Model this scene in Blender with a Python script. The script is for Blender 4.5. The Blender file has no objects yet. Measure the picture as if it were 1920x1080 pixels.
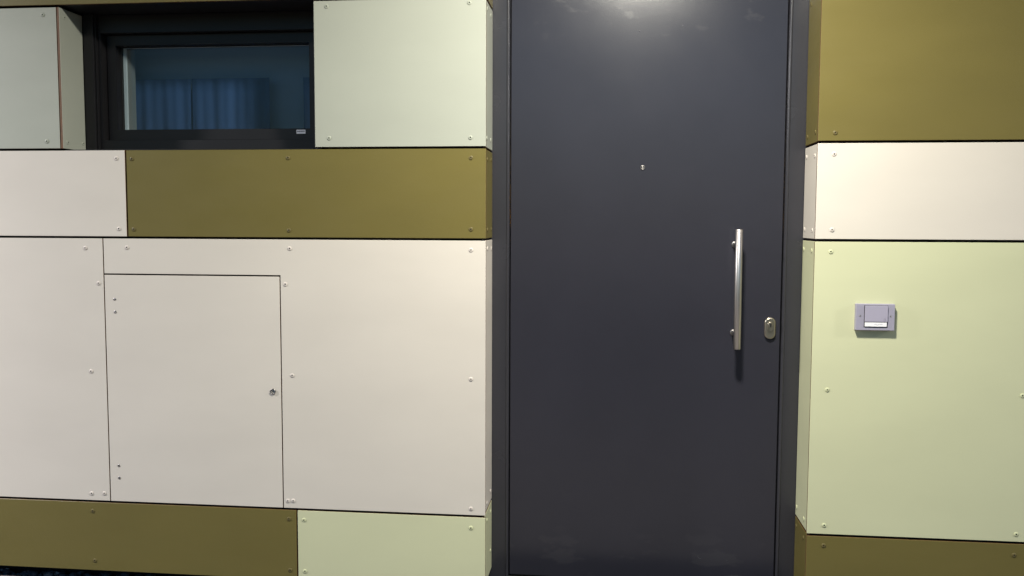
import bpy, bmesh, math, random
from mathutils import Matrix, Vector
R = math.radians
scene = bpy.context.scene
C = scene.collection
ZC = 1.195            # height of the lens above the paving; every z below is measured from the lens

# ------------------------------------------------------------------ camera
YAW, PITCH, ROLL = R(6.244), R(4.209), R(.221)
w = Vector((-math.sin(YAW)*math.cos(PITCH), math.cos(YAW)*math.cos(PITCH), -math.sin(PITCH)))
r = Vector((math.cos(YAW), math.sin(YAW), 0)); u = r.cross(w)
r, u = math.cos(ROLL)*r + math.sin(ROLL)*u, -math.sin(ROLL)*r + math.cos(ROLL)*u
cam = bpy.data.objects.new('camera', bpy.data.cameras.new('camera')); C.objects.link(cam)
cam.matrix_world = Matrix(((r.x, u.x, -w.x, 0), (r.y, u.y, -w.y, 0), (r.z, u.z, -w.z, ZC), (0, 0, 0, 1)))
cam.data.sensor_width = 36; cam.data.lens = 1675.6/1920*36
cam.data.clip_start = .02; cam.data.clip_end = 500
scene.camera = cam

# ------------------------------------------------------------------ dusk sky, porch lamp values, exposure
SKY, EXPO, LAMP_W = .068, 2.08, 16.6
world = bpy.data.worlds.new('World'); scene.world = world; world.use_nodes = True
nt = world.node_tree; bg = nt.nodes['Background']
sky = nt.nodes.new('ShaderNodeTexSky'); sky.sky_type = 'NISHITA'; sky.sun_disc = False
sky.sun_elevation = R(2.5); sky.sun_rotation = R(0); sky.ozone_density = 3.2; sky.dust_density = .3
nt.links.new(sky.outputs[0], bg.inputs[0]); bg.inputs[1].default_value = SKY
scene.view_settings.view_transform = 'Standard'; scene.view_settings.look = 'None'
scene.view_settings.exposure = EXPO; scene.view_settings.gamma = 1

# ------------------------------------------------------------------ materials
def mat(name, col, rough=.5, metal=0., var=.03, scale=6., bump=0., bscale=200., rvar=0., stretch=(1,1,1), spec=.5, coat=0.):
    m = bpy.data.materials.new(name); m.use_nodes = True
    t = m.node_tree; b = t.nodes['Principled BSDF']; L = t.links.new
    b.inputs['Metallic'].default_value = metal; b.inputs['Roughness'].default_value = rough
    b.inputs['Specular IOR Level'].default_value = spec
    if coat: b.inputs['Coat Weight'].default_value = coat; b.inputs['Coat Roughness'].default_value = .15
    tc = t.nodes.new('ShaderNodeTexCoord'); mp = t.nodes.new('ShaderNodeMapping')
    L(tc.outputs['Object'], mp.inputs[0]); mp.inputs['Scale'].default_value = stretch
    n = t.nodes.new('ShaderNodeTexNoise'); n.inputs['Scale'].default_value = scale; n.inputs['Detail'].default_value = 5
    L(mp.outputs[0], n.inputs['Vector'])
    cr = t.nodes.new('ShaderNodeValToRGB')
    cr.color_ramp.elements[0].position = .3; cr.color_ramp.elements[1].position = .7
    cr.color_ramp.elements[0].color = tuple(c*(1-var) for c in col)+(1,)
    cr.color_ramp.elements[1].color = tuple(min(1, c*(1+var)) for c in col)+(1,)
    L(n.outputs[0], cr.inputs[0]); L(cr.outputs[0], b.inputs['Base Color'])
    if rvar:
        mr = t.nodes.new('ShaderNodeMapRange'); mr.inputs['To Min'].default_value = rough-rvar; mr.inputs['To Max'].default_value = rough+rvar
        mr.inputs['From Min'].default_value = .3; mr.inputs['From Max'].default_value = .7
        n3 = t.nodes.new('ShaderNodeTexNoise'); n3.inputs['Scale'].default_value = scale*1.7; n3.inputs['Detail'].default_value = 6
        L(mp.outputs[0], n3.inputs['Vector']); L(n3.outputs[0], mr.inputs[0]); L(mr.outputs[0], b.inputs['Roughness'])
    if bump:
        n2 = t.nodes.new('ShaderNodeTexNoise'); n2.inputs['Scale'].default_value = bscale; n2.inputs['Detail'].default_value = 3
        L(mp.outputs[0], n2.inputs['Vector'])
        bp = t.nodes.new('ShaderNodeBump'); bp.inputs['Strength'].default_value = bump; bp.inputs['Distance'].default_value = .001
        L(n2.outputs[0], bp.inputs['Height']); L(bp.outputs[0], b.inputs['Normal'])
    return m
PST = (1, 1, 2.5)
M = dict(
    beige = mat('beige_laminate', (.58,.538,.48), .42, var=.025, scale=3, bump=.25, bscale=260, rvar=.05, stretch=PST, spec=.35),
    sage  = mat('sage_laminate', (.335,.35,.30), .42, var=.025, scale=3, bump=.25, bscale=260, rvar=.05, stretch=PST, spec=.35),
    lime  = mat('pale_green_laminate', (.53,.54,.355), .42, var=.025, scale=3, bump=.25, bscale=260, rvar=.05, stretch=PST, spec=.35),
    olive = mat('olive_laminate', (.131,.108,.031), .40, var=.04, scale=3, bump=.25, bscale=260, rvar=.05, stretch=PST, spec=.35),
    core  = mat('brown_panel_core', (.11,.048,.016), .6, var=.2, scale=40),
    black = mat('black_membrane', (.012,.011,.012), .8),
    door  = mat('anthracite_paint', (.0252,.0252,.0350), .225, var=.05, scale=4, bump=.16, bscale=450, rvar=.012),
    frame = mat('anthracite_frame_paint', (.030,.030,.037), .24, var=.05, scale=4, bump=.10, bscale=500, rvar=.04),
    wframe= mat('black_brown_window_paint', (.011,.0105,.012), .40, var=.08, scale=8, bump=.1, bscale=400, spec=.35),
    steel = mat('brushed_steel', (.50,.472,.458), .38, 1., var=.5, scale=420, stretch=(1,1,.003), rvar=.06),
    mount = mat('dull_steel', (.27,.255,.25), .42, 1., var=.1, scale=80),
    nickel= mat('satin_nickel', (.46,.415,.345), .33, 1., var=.08, scale=80, rvar=.05),
    dark  = mat('dark_slot', (.008,.008,.008), .7),
    zinc  = mat('zinc_screw', (.33,.31,.30), .38, 1., var=.1, scale=90),
    bell  = mat('grey_plastic', (.30,.285,.36), .45, var=.02, scale=20, bump=.2, bscale=900),
    bell2 = mat('grey_plastic_button', (.335,.315,.40), .38, var=.02, scale=20, bump=.2, bscale=900),
    white = mat('white_label', (.78,.77,.80), .45, var=.02),
    ink   = mat('grey_ink', (.16,.15,.19), .6),
    rubber= mat('black_rubber', (.01,.01,.01), .55),
    spacer= mat('pale_spacer', (.80,.79,.77), .35),
    plaster=mat('grey_plaster', (.20,.20,.19), .8, bump=.3, bscale=150),
    room  = mat('room_grey', (.27,.32,.42), .85, var=.08, scale=2),
    blue  = mat('blue_cloth', (.075,.15,.34), .8, var=.18, scale=5, stretch=(6,6,.4), bump=.3, bscale=400),
    blue2 = mat('slate_blue_cloth', (.095,.155,.32), .8, var=.15, scale=5, stretch=(6,6,.4), bump=.3, bscale=400),
    paving= mat('concrete_paving', (.15,.135,.13), .85, var=.12, scale=9, bump=.6, bscale=90),
    soffit= mat('porch_soffit', (.34,.33,.31), .8, var=.03),
    earth = mat('dark_soil', (.02,.018,.017), .95, var=.3, scale=40, bump=.8, bscale=120),
)
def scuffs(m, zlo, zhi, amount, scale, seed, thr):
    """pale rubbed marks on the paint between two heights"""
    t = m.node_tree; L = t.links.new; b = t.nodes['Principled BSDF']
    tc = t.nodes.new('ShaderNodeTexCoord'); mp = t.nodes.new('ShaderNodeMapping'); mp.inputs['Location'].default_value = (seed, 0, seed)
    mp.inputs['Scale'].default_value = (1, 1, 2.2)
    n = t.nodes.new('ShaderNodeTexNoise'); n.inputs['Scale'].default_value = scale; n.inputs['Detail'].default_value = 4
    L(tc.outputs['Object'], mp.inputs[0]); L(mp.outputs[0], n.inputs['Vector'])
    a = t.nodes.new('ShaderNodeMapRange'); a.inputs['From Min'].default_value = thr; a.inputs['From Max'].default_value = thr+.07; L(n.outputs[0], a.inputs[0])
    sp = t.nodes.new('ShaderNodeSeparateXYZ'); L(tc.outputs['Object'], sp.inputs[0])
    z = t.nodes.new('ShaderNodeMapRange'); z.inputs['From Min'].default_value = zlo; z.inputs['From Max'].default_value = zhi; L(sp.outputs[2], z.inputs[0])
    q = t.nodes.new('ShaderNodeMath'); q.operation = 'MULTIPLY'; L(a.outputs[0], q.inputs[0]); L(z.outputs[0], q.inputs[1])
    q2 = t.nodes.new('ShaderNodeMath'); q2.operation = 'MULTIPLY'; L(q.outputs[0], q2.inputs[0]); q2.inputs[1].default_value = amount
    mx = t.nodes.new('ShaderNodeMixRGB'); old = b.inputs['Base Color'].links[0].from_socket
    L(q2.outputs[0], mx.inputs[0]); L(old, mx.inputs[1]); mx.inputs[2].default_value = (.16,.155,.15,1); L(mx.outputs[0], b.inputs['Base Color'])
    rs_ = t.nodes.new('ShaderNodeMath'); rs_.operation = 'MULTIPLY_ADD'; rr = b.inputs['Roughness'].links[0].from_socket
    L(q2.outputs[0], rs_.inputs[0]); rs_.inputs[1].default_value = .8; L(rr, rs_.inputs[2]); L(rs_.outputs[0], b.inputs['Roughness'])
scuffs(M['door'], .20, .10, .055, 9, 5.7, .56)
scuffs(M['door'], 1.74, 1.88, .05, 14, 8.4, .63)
def glassmat():
    m = bpy.data.materials.new('window_glass'); m.use_nodes = True; t = m.node_tree; t.nodes.clear(); L = t.links.new
    o = t.nodes.new('ShaderNodeOutputMaterial'); mx = t.nodes.new('ShaderNodeMixShader')
    tr = t.nodes.new('ShaderNodeBsdfTransparent'); tr.inputs[0].default_value = (.86,.91,.93,1)
    gl = t.nodes.new('ShaderNodeBsdfGlossy'); gl.inputs['Roughness'].default_value = .02
    fr = t.nodes.new('ShaderNodeFresnel'); fr.inputs[0].default_value = 1.5
    ge = t.nodes.new('ShaderNodeNewGeometry'); iv = t.nodes.new('ShaderNodeMath'); iv.operation = 'SUBTRACT'; iv.inputs[0].default_value = 1; L(ge.outputs['Backfacing'], iv.inputs[1])
    mu = t.nodes.new('ShaderNodeMath'); mu.operation = 'MULTIPLY'; L(fr.outputs[0], mu.inputs[0]); L(iv.outputs[0], mu.inputs[1])
    L(mu.outputs[0], mx.inputs[0]); L(tr.outputs[0], mx.inputs[1]); L(gl.outputs[0], mx.inputs[2]); L(mx.outputs[0], o.inputs[0])
    return m
M['glass'] = glassmat()
def stonemat():
    m = mat('dark_gravel', (.07,.07,.08), .6, var=.3, scale=30, bump=.5, bscale=200)
    t = m.node_tree; g = t.nodes.new('ShaderNodeNewGeometry'); cr = t.nodes.new('ShaderNodeValToRGB')
    e = cr.color_ramp.elements; e[0].color = (.05,.05,.06,1); e[1].position = .8; e[1].color = (.16,.16,.18,1)
    k = e.new(1.0); k.color = (.5,.5,.5,1)
    t.links.new(g.outputs['Random Per Island'], cr.inputs[0]); t.links.new(cr.outputs[0], t.nodes['Principled BSDF'].inputs['Base Color'])
    return m
M['gravel'] = stonemat()

# ------------------------------------------------------------------ helpers
def obj(name, bm, mats, parent=None, label=None, loc=(0,0,0), smooth=False):
    me = bpy.data.meshes.new(name); bm.normal_update(); bm.to_mesh(me); bm.free()
    for m in (mats if isinstance(mats, (list, tuple)) else [mats]): me.materials.append(m)
    if smooth:
        for p in me.polygons: p.use_smooth = True
    o = bpy.data.objects.new(name, me); C.objects.link(o); o.location = loc
    if parent: o.parent = parent
    if label: o['label'] = label
    return o
def thing(name, label, cat, loc=(0,0,0), group=None):
    o = bpy.data.objects.new(name, None); C.objects.link(o); o.location = loc
    o['label'] = label; o['category'] = cat
    if group: o['group'] = group
    return o
def box(bm, x0, x1, y0, y1, z0, z1, bev=0., mi=0, seg=2):
    vs = [bm.verts.new((x, y, z)) for x in (x0, x1) for y in (y0, y1) for z in (z0, z1)]
    fs = [bm.faces.new([vs[i] for i in q]) for q in ((0,1,3,2),(4,6,7,5),(0,4,5,1),(2,3,7,6),(0,2,6,4),(1,5,7,3))]
    for f in fs: f.material_index = mi
    if bev:
        es = {e for f in fs for e in f.edges}
        bmesh.ops.bevel(bm, geom=list(es), offset=bev, segments=seg, profile=.5, affect='EDGES', material=-1)
    return bm
def B(*a, **k):
    return box(bmesh.new(), *a, **k)
Z = lambda z: z + ZC
def prism(pts, axis, a, b, bev=.0007, flip=False):
    """outline of (s, z) points; a is the show face and gets material 0, cut edges material 1. axis 'y': s is x; 'x': s is y."""
    bm = bmesh.new()
    P = (lambda s, z, t: (s, t, Z(z))) if axis == 'y' else (lambda s, z, t: (t, s, Z(z)))
    fa = [bm.verts.new(P(s, z, a)) for s, z in pts]; fb = [bm.verts.new(P(s, z, b)) for s, z in pts]
    n = len(pts); F = bm.faces.new(fa); Gb = bm.faces.new(fb[::-1]); Gb.material_index = 1
    for i in range(n):
        f = bm.faces.new((fa[i], fb[i], fb[(i+1) % n], fa[(i+1) % n])); f.material_index = 1
    bmesh.ops.recalc_face_normals(bm, faces=bm.faces[:])
    if bev:
        bm.faces.ensure_lookup_table()
        front = [f for f in bm.faces if f.material_index == 0][0]
        res = bmesh.ops.bevel(bm, geom=list(front.edges), offset=bev, segments=1, affect='EDGES', material=0)
    return bm
def lathe(prof, seg=20, axis='-y'):
    """prof: (radius, height) from rim to centre, turned about the axis that points at the viewer"""
    bm = bmesh.new(); rings = []
    for (rr, h) in prof:
        if rr < 1e-6: rings.append([bm.verts.new((0, -h, 0))])
        else: rings.append([bm.verts.new((rr*math.cos(2*math.pi*k/seg), -h, rr*math.sin(2*math.pi*k/seg))) for k in range(seg)])
    for A, Bq in zip(rings, rings[1:]):
        for k in range(seg):
            k2 = (k+1) % seg
            if len(Bq) == 1: bm.faces.new((A[k], A[k2], Bq[0]))
            else: bm.faces.new((A[k], A[k2], Bq[k2], Bq[k]))
    bmesh.ops.recalc_face_normals(bm, faces=bm.faces[:])
    return bm
def mesh_of(name, bm, mats, smooth=True):
    me = bpy.data.meshes.new(name); bm.to_mesh(me); bm.free()
    for m in mats: me.materials.append(m)
    if smooth:
        for p in me.polygons: p.use_smooth = True
    return me
# painted pan-head fixing: flange, dome and a small recessed socket
def screw_bm(rr=.0070, h=.0022):
    bm = lathe([(rr, 0), (rr, h*.30), (rr*.93, h*.52), (rr*.70, h*.86), (rr*.42, h), (rr*.30, h), (rr*.26, h*.35), (0, h*.30)], 22)
    for f in bm.faces:
        if all((v.co.x**2+v.co.z**2) < (rr*.31)**2 for v in f.verts): f.material_index = 1
    return bm
def darker(name, src, k):
    return mat(name, tuple(c*k for c in src), .5, var=.05, scale=60, spec=.3)
SCREW = {k: mesh_of('screw_'+k, screw_bm(), [darker(k+'_screw_paint', c, 1.), M['dark']]) for k, c in
         dict(beige=(.55,.50,.455), sage=(.315,.335,.28), lime=(.49,.51,.32), olive=(.11,.088,.03)).items()}
SCREW['zinc'] = mesh_of('screw_zinc', screw_bm(.0048, .0016), [M['zinc'], M['dark']])
rs = random.Random(4)
def screws(panel, kind, pts, plane='y', at=2.75):
    for s, z in pts:
        o = bpy.data.objects.new('screw', SCREW[kind]); C.objects.link(o); o.parent = panel
        spin = rs.uniform(0, 6.28)
        if plane == 'y': o.location = (s, at, Z(z)); o.rotation_euler = (0, spin, 0)
        elif plane == '+x': o.location = (at, s, Z(z)); o.rotation_euler = (0, 0, R(90))
        else: o.location = (at, s, Z(z)); o.rotation_euler = (0, 0, R(-90))

# ------------------------------------------------------------------ ground
def struct(name, bm, m):
    o = obj(name, bm, m); o['kind'] = 'structure'; return o
g = bmesh.new()                                     # one sheet to the horizon, 60 mm below the paving
vs = [g.verts.new(v) for v in ((-200,-200,-.06),(200,-200,-.06),(200,200,-.06),(-200,200,-.06))]; g.faces.new(vs)
struct('ground', g, M['earth'])
pv = bmesh.new()                                    # paving slabs in front of the wall
for i in range(-7, 7):
    for j in range(8):
        box(pv, i*.6+.16, i*.6+.756, 2.735-(j+1)*.6+.004, 2.735-j*.6, -.05, -.001*rs.random(), .002)
struct('pavement', pv, M['paving'])
gv = bmesh.new()
rg = random.Random(7)
for i in range(1500):
    x = rg.uniform(-2.7, -.42); y = rg.uniform(2.745, 2.845); s = rg.uniform(.006, .016)
    res = bmesh.ops.create_icosphere(gv, subdivisions=1, radius=s, matrix=Matrix.Translation((x, y, -.048+rg.uniform(0, .024))) @ Matrix.Rotation(rg.uniform(0, 6), 4, 'Z') @ Matrix.Diagonal((rg.uniform(.8,1.5), 1, rg.uniform(.5,.9), 1)))
    for v in res['verts']: v.co += Vector((rg.uniform(-1,1), rg.uniform(-1,1), rg.uniform(-1,1)))*s*.18
o = obj('gravel', gv, M['gravel']); o['kind'] = 'stuff'
o['label'] = 'dark gravel strip along the foot of the clad wall'; o['category'] = 'gravel'

# ------------------------------------------------------------------ the building
bd = thing('building', 'building front of beige, sage and olive screwed panels around a dark grey steel door', 'building', (0, 0, 0))
TOP = 1.28
Y0, Y1 = 2.75, 2.758
def rect(x0, x1, z0, z1): return [(x0, z0), (x1, z0), (x1, z1), (x0, z1)]
def panel(pts, kind, label, scr, name='cladding_panel'):
    p = obj(name, prism(pts, 'y', Y0, Y1), [M[kind], M['core']], bd, label)
    screws(p, kind, scr); return p
# left of the door
panel(rect(-5.2,-.3834,.6907,TOP), 'olive', 'olive panel above the window', [(-1.5345,.7367),(-1.0139,.7367),(-.43,.7367)])
panel(rect(-5.2,-1.7785,.2335,.6827), 'sage', 'sage panel left of the window', [(-1.8236,.6595),(-1.8237,.2565),(-2.4,.6595),(-2.4,.2565)])
panel(rect(-.9247,-.3834,.2332,.6827), 'sage', 'sage panel between window and door', [(-.8837,.6658),(-.4351,.6671),(-.8798,.2608),(-.4316,.2596)])
panel(rect(-5.2,-1.5587,-.0508,.2262), 'beige', 'short beige panel under the window corner', [(-1.5871,.2005),(-1.5848,-.0262)])
panel(rect(-1.5530,-.3834,-.0508,.2262), 'olive', 'long olive panel under the window', [(-1.5345,.1986),(-1.0139,.2),(-.43,.1977),(-1.5338,-.0277),(-1.0139,-.0286),(-.4299,-.0225)])
panel(rect(-5.2,-1.6432,-.9293,-.0578), 'beige', 'tall beige panel at the left edge', [(-1.7026,-.0893),(-1.6602,-.204),(-1.6956,-.4952),(-1.7071,-.9064),(-1.6619,-.9047)])
panel([(-1.6397,-.1718),(-1.0447,-.1718),(-1.0447,-.9293),(-.3834,-.9293),(-.3834,-.0578),(-1.6397,-.0578)], 'beige', 'large beige panel wrapped around the access hatch',
      [(-1.5592,-.0865),(-1.013,-.0862),(-.4298,-.087),(-1.0288,-.2003),(-1.0102,-.4939),(-.4296,-.4926),(-1.0306,-.9058),(-1.0127,-.9051),(-.4294,-.9086)])
panel(rect(-5.2,-1.0037,-1.1687,-.9365), 'olive', 'olive bottom panel above the gravel', [(-1.7052,-.9662),(-1.0279,-.9659),(-1.7032,-1.1359),(-1.0269,-1.1369)])
panel(rect(-.9989,-.3834,-1.1687,-.9365), 'lime', 'pale green bottom panel beside the door', [(-.9778,-.9674),(-.4294,-.971),(-.9765,-1.1381),(-.4294,-1.1381)])
# right of the door
panel(rect(.6075,5.2,.2437,TOP), 'olive', 'large olive panel right of the door', [(.6562,.2667),(1.2122,.2667)])
panel(rect(.6075,5.2,-.0463,.2363), 'beige', 'beige panel right of the door', [(.655,.2043),(.6554,-.019),(1.2122,.2043),(1.2122,-.019)])
panel(rect(.6075,1.258,-.9442,-.0541), 'lime', 'tall pale green panel behind the doorbell', [(.6542,-.084),(.6554,-.4999),(1.2124,-.5038),(.658,-.9172),(1.2125,-.9217),(1.2124,-.084)])
panel(rect(1.262,5.2,-.9442,-.0541), 'lime', None, [(1.31,-.084),(1.31,-.5),(1.31,-.92)])
panel(rect(.6075,5.2,-1.1687,-.9518), 'olive', 'olive bottom panel right of the door', [(.6582,-.9804),(1.2092,-.9854)])

# access hatch
h = obj('access_hatch', prism(rect(-1.6397,-1.0483,-.9293,-.1765), 'y', Y0, Y1), [M['beige'], M['core']], bd, 'beige square access hatch with a small lock')
screws(h, 'zinc', [(-1.6065,-.2557),(-1.6059,-.2977),(-1.6084,-.809),(-1.6077,-.8503)])
lk = lathe([(.0098,0),(.0098,.0022),(.0090,.0034),(.0078,.0038),(.0070,.0026),(.0062,.0008),(.0058,-.0015),(.0030,-.0015),(.0026,.0006),(0,.0010)], 28)
for f in lk.faces:
    if .0058 <= max(math.hypot(v.co.x, v.co.z) for v in f.verts) <= .0071: f.material_index = 1
obj('hatch_lock', lk, [M['zinc'], M['dark']], h, loc=(-1.0750, Y0-.0002, Z(-.5475)), smooth=True)

# return panels of the door recess and of the window
def ret(X, t, ya, yb, z0, z1, kind, label, scr, side):
    p = obj('reveal_panel', prism([(ya,z0),(yb,z0),(yb,z1),(ya,z1)], 'x', X, X+t), [M[kind], M['core']], bd, label)
    screws(p, kind, scr, side, X); return p
XL, XR = -.3875, .6105
ya, yb = 2.7605, 2.934
for z0, z1, k, sc in ((.6907,TOP,'olive',[]), (.2335,.6827,'sage',[(2.8026,.2626),(2.8907,.264),(2.8026,.6597),(2.8907,.6597)]),
                      (-.0508,.2262,'olive',[(2.8157,.1972),(2.9048,.2016),(2.8187,-.0245),(2.9084,-.0235)]),
                      (-.9293,-.0578,'beige',[(2.8195,-.0838),(2.9095,-.0863),(2.8179,-.9095),(2.9050,-.8961)]),
                      (-1.1687,-.9365,'lime',[(2.8179,-.9665),(2.9050,-.9665),(2.9050,-1.1)])):
    ret(XL, -.008, ya, yb, z0, z1, k, None, sc, '+x')
for z0, z1, k, sc in ((.2437,TOP,'olive',[(2.9084,.6751),(2.7996,.2735),(2.9091,.2695)]),
                      (-.0463,.2363,'beige',[(2.7977,.2033),(2.9130,.2071),(2.805,-.0212),(2.9150,-.0189)]),
                      (-.9442,-.0541,'lime',[(2.8044,-.0828),(2.9170,-.0815),(2.8095,-.9192),(2.9170,-.9165)]),
                      (-1.1687,-.9518,'olive',[(2.8096,-.9788),(2.9170,-.9785)])):
    ret(XR, .008, ya, yb, z0, z1, k, None, sc, '-x')
ret(-1.7674, -.0080, 2.7503, 2.8755, .2335, .6827, 'sage', None, [(2.776,.6557),(2.7743,.2549),(2.8611,.259)], '+x')
ret(-.9290, .0080, 2.7605, 2.8755, .2335, .6827, 'sage', None, [(2.79,.6557),(2.79,.2549)], '-x')
obj('window_soffit', B(-1.776,-.927,2.7600,2.899,Z(.6907),Z(.6937),.0005), M['wframe'], bd)
obj('window_sill', B(-1.767,-.937,2.7600,2.899,Z(.2270),Z(.2300),.0005), M['wframe'], bd)
obj('recess_soffit', B(-.386,.609,2.7600,2.9385,Z(.985),Z(.993),.0005), M['soffit'], bd)
lt = B(-.3834,.6075,Y0,Y1,Z(.985),Z(TOP),.0005)
obj('cladding_panel', lt, M['olive'], bd, 'olive strip above the door')

# black membrane and core of the wall behind the open joints
k = bmesh.new()
for a in ((-5.2,-1.790,2.782,3.0,-1.15,TOP), (-1.790,-.915,2.782,3.0,-1.15,.222), (-1.790,-.915,2.782,3.0,.698,TOP), (-.915,-.3985,2.782,3.0,-1.15,TOP),
          (.6215,5.2,2.782,3.0,-1.24,TOP), (-.3985,.6215,2.782,3.0,.995,TOP), (-5.2,-.3985,2.862,3.0,-1.24,-1.152)):
    box(k, a[0], a[1], a[2], a[3], Z(a[4]), Z(a[5]))
obj('wall_membrane', k, M['black'], bd)

# ------------------------------------------------------------------ window
X0w, X1w, Z0w, Z1w = -1.7672, -.9292, .2312, .6903
def frame_bm(x0, x1, z0, z1, xi0, xi1, zi0, zi1, y0, y1, bev=.0012):
    bm = bmesh.new()
    out = [(x0,z0),(x1,z0),(x1,z1),(x0,z1)]; inn = [(xi0,zi0),(xi1,zi0),(xi1,zi1),(xi0,zi1)]
    V = lambda L, y: [bm.verts.new((a, y, Z(b))) for a, b in L]
    of, nf, ob, nb = V(out,y0), V(inn,y0), V(out,y1), V(inn,y1)
    es = []
    for i in range(4):
        j = (i+1) % 4
        bm.faces.new((of[i],of[j],nf[j],nf[i])); bm.faces.new((ob[j],ob[i],nb[i],nb[j]))
        bm.faces.new((of[j],of[i],ob[i],ob[j])); bm.faces.new((nf[i],nf[j],nb[j],nb[i]))
    bmesh.ops.recalc_face_normals(bm, faces=bm.faces[:])
    sel = [e for e in bm.edges if all(abs(v.co.y-y0) < 1e-6 for v in e.verts) and (e.verts[0] in nf) == (e.verts[1] in nf)]
    if bev: bmesh.ops.bevel(bm, geom=sel, offset=bev, segments=2, affect='EDGES')
    return bm
win = obj('window', frame_bm(X0w,X1w,Z0w,Z1w,-1.7168,-.975,.2723,.6305,2.900,2.975), M['wframe'], bd, 'wide low window with a black frame')
obj('guide_rail', B(-1.7672,-1.7315,2.8780,2.8985,Z(.2315),Z(.6890),.001), M['wframe'], win)
obj('guide_rail', B(-.9650,-.9292,2.8780,2.8985,Z(.2315),Z(.6890),.001), M['wframe'], win)
obj('cover_strip', B(-1.7300,-1.7265,2.8860,2.8985,Z(.2315),Z(.6890),.0005), M['wframe'], win)
obj('sash', frame_bm(-1.7140,-.978,.2745,.6285,-1.6822,-1.003,.3109,.594,2.930,2.972), M['wframe'], win)
obj('seal', frame_bm(-1.6824,-1.0028,.3107,.5942,-1.6795,-1.0045,.3125,.5920,2.9600,2.9660,0), M['rubber'], win)
obj('glass_pane', B(-1.6810,-1.0040,2.9660,2.9700,Z(.3118),Z(.5932)), M['glass'], win)
obj('glass_spacer', frame_bm(-1.6810,-1.0040,.3095,.5955,-1.6715,-1.009,.3105,.5930,2.9745,2.984,0), M['spacer'], win)
st = B(-1.0493,-1.0182,2.9292,2.9299,Z(.2932),Z(.3064),.0004)
sk = obj('sticker', st, M['white'], win)
ink = bmesh.new(); xx = -1.0472
for wd, ht in ((.0024,.0052),(.0018,.0040),(.0026,.0048),(.0016,.0040),(.0028,.0046),(.0020,.0050),(.0022,.0042),(.0026,.0048)):
    box(ink, xx, xx+wd, 2.92895, 2.9291, Z(.3010-ht/2), Z(.3010+ht/2)); xx += wd+.0011
obj('print', ink, M['ink'], sk)

# room behind the glass, with sheets added for the window's tone
rm = bmesh.new()
box(rm, -2.4,-2.35,3.02,5.0,Z(-1.2),Z(1.33)); box(rm, -.42,-.40,3.02,5.0,Z(-1.2),Z(1.33)); box(rm, -2.35,-.42,4.95,5.0,Z(-1.2),Z(1.33))
box(rm, -2.35,-.42,3.02,4.95,Z(1.31),Z(1.33)); box(rm, -2.35,-.42,3.02,4.95,Z(-1.2),Z(-1.18))
obj('room', rm, M['room'], bd)
iv = bmesh.new()
box(iv, -1.79,-1.6700,2.985,3.035,Z(.20),Z(.70),.003); box(iv, -.998,-.90,2.985,3.035,Z(.20),Z(.70),.003)
box(iv, -1.6700,-.998,2.985,3.035,Z(.605),Z(.70)); box(iv, -1.6700,-.998,2.985,3.035,Z(.20),Z(.305))
obj('inner_reveal', iv, M['plaster'], bd)
def blue_stand_in(x0, x1, z0, z1, y, m, seed, amp=.0025):  # folded sheet added behind the pane, standing in for the blue in the glass
    bm = bmesh.new(); rc = random.Random(seed); ph = [rc.uniform(0,6.28) for _ in range(4)]; n = 90
    rows = []
    for j in range(6):
        z = z0+(z1-z0)*j/5; rows.append([])
        for i in range(n+1):
            s = x0+(x1-x0)*i/n
            yy = y+amp*(math.sin(s*70+ph[0])+.6*math.sin(s*160+ph[1]+j*.1)+.4*math.sin(s*33+ph[2]))*(1.15-.1*j)
            rows[-1].append(bm.verts.new((s, yy, Z(z))))
    for a, b in zip(rows, rows[1:]):
        for i in range(n): bm.faces.new((a[i], a[i+1], b[i+1], b[i]))
    bmesh.ops.solidify(bm, geom=bm.faces[:], thickness=.0015)
    return obj('blue_stand_in', bm, m, bd, 'added folded blue sheet standing in for the blue in the window glass', smooth=True)
blue_stand_in(-1.705,-1.487,.24,.503,3.075,M['blue'],1); blue_stand_in(-1.482,-1.195,.24,.503,3.072,M['blue'],2); blue_stand_in(-1.075,-.96,.24,.503,3.075,M['blue'],3)
obj('grey_stand_in', B(-1.72,-.94,3.12,3.123,Z(.24),Z(.69)), M['room'], bd)  # flat grey-blue sheet added for the dim upper part of the window

# ------------------------------------------------------------------ door
YD = 2.946
LX0, LX1, LZ0, LZ1 = -.3275, .5490, -1.1960, .930
leaf = B(LX0, LX1, YD, YD+.06, Z(LZ0), Z(LZ1), .0018, seg=3)
for x, z, s in ((.087,.613,.0028),(.157,.701,.0022),(.222,.628,.0020),(.191,.257,.0012)):    # paint nibs
    bmesh.ops.create_icosphere(leaf, subdivisions=2, radius=s, matrix=Matrix.Translation((x, YD, Z(z))) @ Matrix.Diagonal((1,.35,.6,1)))
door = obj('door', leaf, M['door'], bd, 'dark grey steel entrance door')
fr = bmesh.new()
def jamb(x0, x1, z0, z1):
    box(fr, x0, x1, 2.9400, 3.0, z0, z1, .0030, seg=4)
def lip(x0, x1, z0, z1):
    box(fr, x0, x1, 2.9365, 2.9395, z0, z1, .0012, seg=3)
jamb(-.3990,-.3312,Z(-1.235),Z(.9835)); jamb(.5530,.6220,Z(-1.235),Z(.9835)); jamb(-.3310,.5528,Z(.934),Z(.9835))
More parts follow.
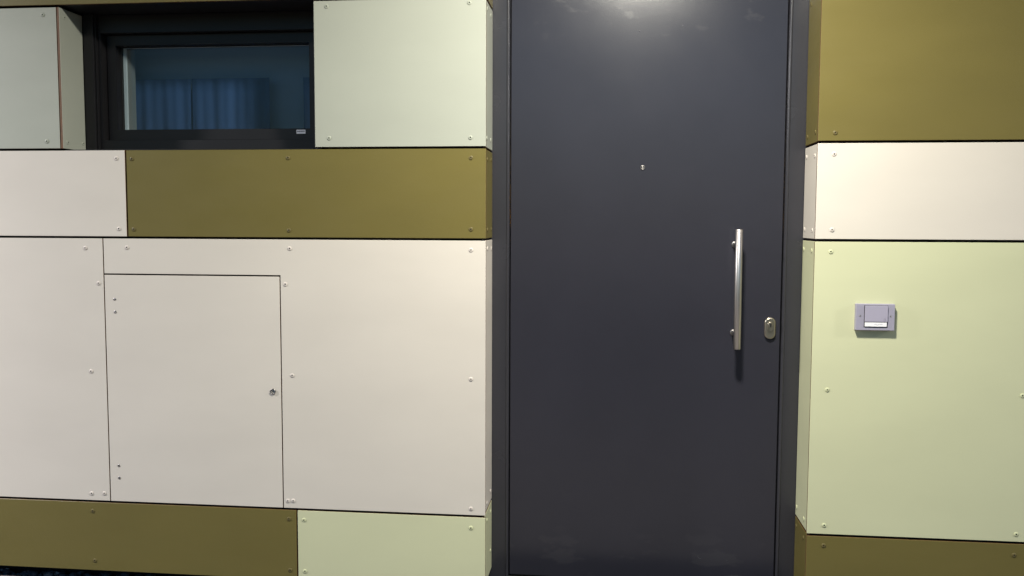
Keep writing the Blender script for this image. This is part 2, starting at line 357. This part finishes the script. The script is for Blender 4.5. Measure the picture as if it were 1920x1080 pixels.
# raised bead next to the leaf
for xc in (-.3375, .5590):
    seg = 14; rr = .0042; pr = [(xc+rr*math.cos(math.pi*q/seg), 2.9402-rr*.9*math.sin(math.pi*q/seg)) for q in range(seg+1)]
    a = [fr.verts.new((x, y, Z(-1.2))) for x, y in pr]; b = [fr.verts.new((x, y, Z(.932))) for x, y in pr]
    for q in range(seg): fr.faces.new((a[q], b[q], b[q+1], a[q+1]))
bmesh.ops.recalc_face_normals(fr, faces=fr.faces[:])
dfr = obj('door_frame', fr, M['frame'], bd)
obj('frame_seal', B(-.3310,.5528,2.964,2.968,Z(-1.2),Z(.934)), M['rubber'], dfr)
obj('threshold', B(-.3310,.5528,2.925,3.0,Z(-1.228),Z(-1.2015),.002), M['dark'], bd)

def tube(bm, p0, p1, rad, seg=28, cap=.0012):
    p0, p1 = Vector(p0), Vector(p1); d = (p1-p0).normalized(); a = d.orthogonal().normalized(); b = d.cross(a)
    L = (p1-p0).length; rings = []
    for t, rr in ((0, 0), (0, rad-cap), (cap, rad), (L-cap, rad), (L, rad-cap), (L, 0)):
        rings.append([bm.verts.new(p0+d*t+(a*math.cos(2*math.pi*q/seg)+b*math.sin(2*math.pi*q/seg))*max(rr, 1e-5)) for q in range(seg)])
    for A, Bq in zip(rings, rings[1:]):
        for q in range(seg):
            f = bm.faces.new((A[q], A[(q+1)%seg], Bq[(q+1)%seg], Bq[q])); f.smooth = True
    bmesh.ops.recalc_face_normals(bm, faces=bm.faces[:])
hb = bmesh.new()
tube(hb, (.4052, 2.880, Z(-.4001)), (.4036, 2.880, Z(-.0195)), .0117, 36)
nb = len(hb.faces)
for x, z in ((.4025,-.0690),(.4037,-.3540)):
    tube(hb, (x-.003, YD-.003, Z(z)), (x+.001, 2.884, Z(z)), .0072, 22, .0005)
    tube(hb, (x-.003, YD+.001, Z(z)), (x-.003, YD-.0035, Z(z)), .0100, 26, .001)
hb.faces.ensure_lookup_table()
for f in hb.faces[nb:]: f.material_index = 1
obj('pull_handle', hb, [M['steel'], M['mount']], door, 'long vertical brushed steel bar handle')
# oval lock plate with a profile cylinder
def stadium(bm, cx, cz, rw, hh, layers, seg=14):
    """layers: (inset, y)"""
    rings = []
    for ins, y in layers:
        q = max(rw-ins, 1e-4); st = hh-rw
        pts = [(cx+q*math.cos(math.pi*k/seg), cz+st+q*math.sin(math.pi*k/seg)) for k in range(seg+1)] + \
              [(cx+q*math.cos(math.pi+math.pi*k/seg), cz-st+q*math.sin(math.pi+math.pi*k/seg)) for k in range(seg+1)]
        rings.append([bm.verts.new((x, y, Z(z))) for x, z in pts])
    for A, Bq in zip(rings, rings[1:]):
        n = len(A)
        for k in range(n): bm.faces.new((A[k], A[(k+1)%n], Bq[(k+1)%n], Bq[k]))
    bm.faces.new(rings[-1]); bmesh.ops.recalc_face_normals(bm, faces=bm.faces[:])
kb = bmesh.new(); cx, cz = .5160, -.3378
stadium(kb, cx, cz, .0175, .0352, [(0, YD+.0005),(0, YD-.0075),(.0012, YD-.0098),(.0040, YD-.0112)])
kp = obj('keyhole_plate', kb, M['nickel'], door, 'oval nickel lock plate')
for p in kp.data.polygons: p.use_smooth = len(p.vertices) == 4
cy = bmesh.new(); stadium(cy, cx, cz+.0060, .0088, .0160, [(0, YD-.011),(0, YD-.0150),(.0008, YD-.0158)])
kc = lathe([(.0078,0),(.0078,.0018),(.0070,.0024),(0,.0024)], 24)
ck = obj('lock_cylinder', cy, M['nickel'], door)
obj('lock_core', kc, M['nickel'], door, loc=(cx, YD-.0158, Z(cz+.0118)), smooth=False)
ks = bmesh.new(); stadium(ks, cx, cz+.0114, .0028, .0062, [(0, YD-.0175),(0, YD-.0190)])
obj('keyhole', ks, M['dark'], door)
pp = lathe([(.0078,0),(.0078,.0016),(.0068,.0030),(.0052,.0032),(.0046,.0016),(.0042,.0010),(.0032,.0022),(.0016,.0029),(0,.0031)], 26)
for f in pp.faces:
    rm_ = max(math.hypot(v.co.x, v.co.z) for v in f.verts)
    f.material_index = 1 if rm_ <= .0053 and rm_ > .0043 else 0
obj('peephole', pp, [M['mount'], M['dark']], door, loc=(.1022, YD, Z(.1786)), smooth=True)

# ------------------------------------------------------------------ doorbell
bl = thing('doorbell', 'grey plastic doorbell with white name strip on the tall pale green panel', 'doorbell', (.7837, 2.75, Z(-.2775)))
def bpt(x0, x1, y0, y1, z0, z1, bev, seg=2): return B(x0-.7837, x1-.7837, y0-2.75, y1-2.75, z0+.2775, z1+.2775, bev, seg=seg)
hs = bpt(.7277,.8388,2.7340,2.7499,-.3158,-.2372,.0012)
obj('housing', hs, M['bell'], bl)
obj('button_recess', bpt(.7508,.8190,2.7336,2.7342,-.3068,-.2412,.0002), M['dark'], bl)
bt = obj('button', bpt(.7525,.8180,2.7298,2.7338,-.2902,-.2422,.0009), M['bell2'], bl)
npt = obj('name_plate', bpt(.7532,.8160,2.7310,2.7338,-.3042,-.2918,.0006), M['white'], bl)
def stroke(pts, wd, y):
    bm = bmesh.new()
    for (x0, z0), (x1, z1) in zip(pts, pts[1:]):
        d = Vector((x1-x0, 0, z1-z0)); n = Vector((-d.z, 0, d.x)).normalized()*wd/2
        q = [Vector((x0,0,z0))+n, Vector((x0,0,z0))-n, Vector((x1,0,z1))-n, Vector((x1,0,z1))+n]
        a = [bm.verts.new((p.x-.7837, y-2.75, p.z+.2775)) for p in q]; b = [bm.verts.new((p.x-.7837, y-2.75+.0003, p.z+.2775)) for p in q]
        bm.faces.new(a); bm.faces.new(b[::-1])
        for k in range(4): bm.faces.new((a[k], b[k], b[(k+1)%4], a[(k+1)%4]))
    bmesh.ops.recalc_face_normals(bm, faces=bm.faces[:]); return bm
obj('handwriting', stroke([(.7800,-.2968),(.7825,-.2975),(.7850,-.2962),(.7870,-.2985),(.7895,-.2996),(.7920,-.2975),(.7950,-.2968),(.7975,-.2978),(.8005,-.2964),(.8040,-.2972)], .0006, 2.7308), M['ink'], npt)
obj('bell_symbol', stroke([(.8064,-.2868),(.8071,-.2860),(.8073,-.2815),(.8080,-.2803),(.8093,-.2799),(.8106,-.2803),(.8113,-.2815),(.8115,-.2860),(.8122,-.2868),(.8064,-.2868)], .0006, 2.7296), M['ink'], bt)
sm = mesh_of('bell_screw', lathe([(.0026,0),(.0024,.0006),(.0010,.0006),(.0009,.0001),(0,.0001)], 14), [M['zinc']])
for x, z in ((.7394,-.2729),(.8277,-.2731)):
    s = bpy.data.objects.new('screw', sm); C.objects.link(s); s.parent = bl; s.location = (x-.7837, -.0160, z+.2775)

# ------------------------------------------------------------------ porch ceiling and the lamp in it
obj('porch_ceiling', B(-5.2, 5.2, 1.30, 2.7480, Z(TOP), Z(TOP+.04)), M['soffit'], bd)
def ceiling_lamp(x, y, watts, col, label):
    lamp = thing('ceiling_lamp', label, 'lamp', (x, y, Z(TOP)), 'round lamps on the porch ceiling')
    lh = bmesh.new()
    bmesh.ops.create_cone(lh, segments=40, radius1=.115, radius2=.115, depth=.03, cap_ends=True, matrix=Matrix.Translation((0,0,-.0155)))
    obj('lamp_base', lh, M['white'], lamp)
    ld = bpy.data.lights.new('lamp_light', 'AREA'); ld.shape = 'DISK'; ld.size = .2; ld.energy = watts; ld.color = col
    lo = bpy.data.objects.new('lamp_light', ld); C.objects.link(lo); lo.parent = lamp; lo.location = (0, 0, -.034)
ceiling_lamp(.12, 1.80, LAMP_W*1.34, (1., .958, .835), 'round lamp on the porch ceiling above the door')
ceiling_lamp(-4.0, 1.75, LAMP_W*3.2, (1., .965, .97), 'round lamp on the porch ceiling beyond the window')
ceiling_lamp(4.3, 1.75, LAMP_W*2.0, (1., .97, .95), 'round lamp on the porch ceiling past the doorbell')
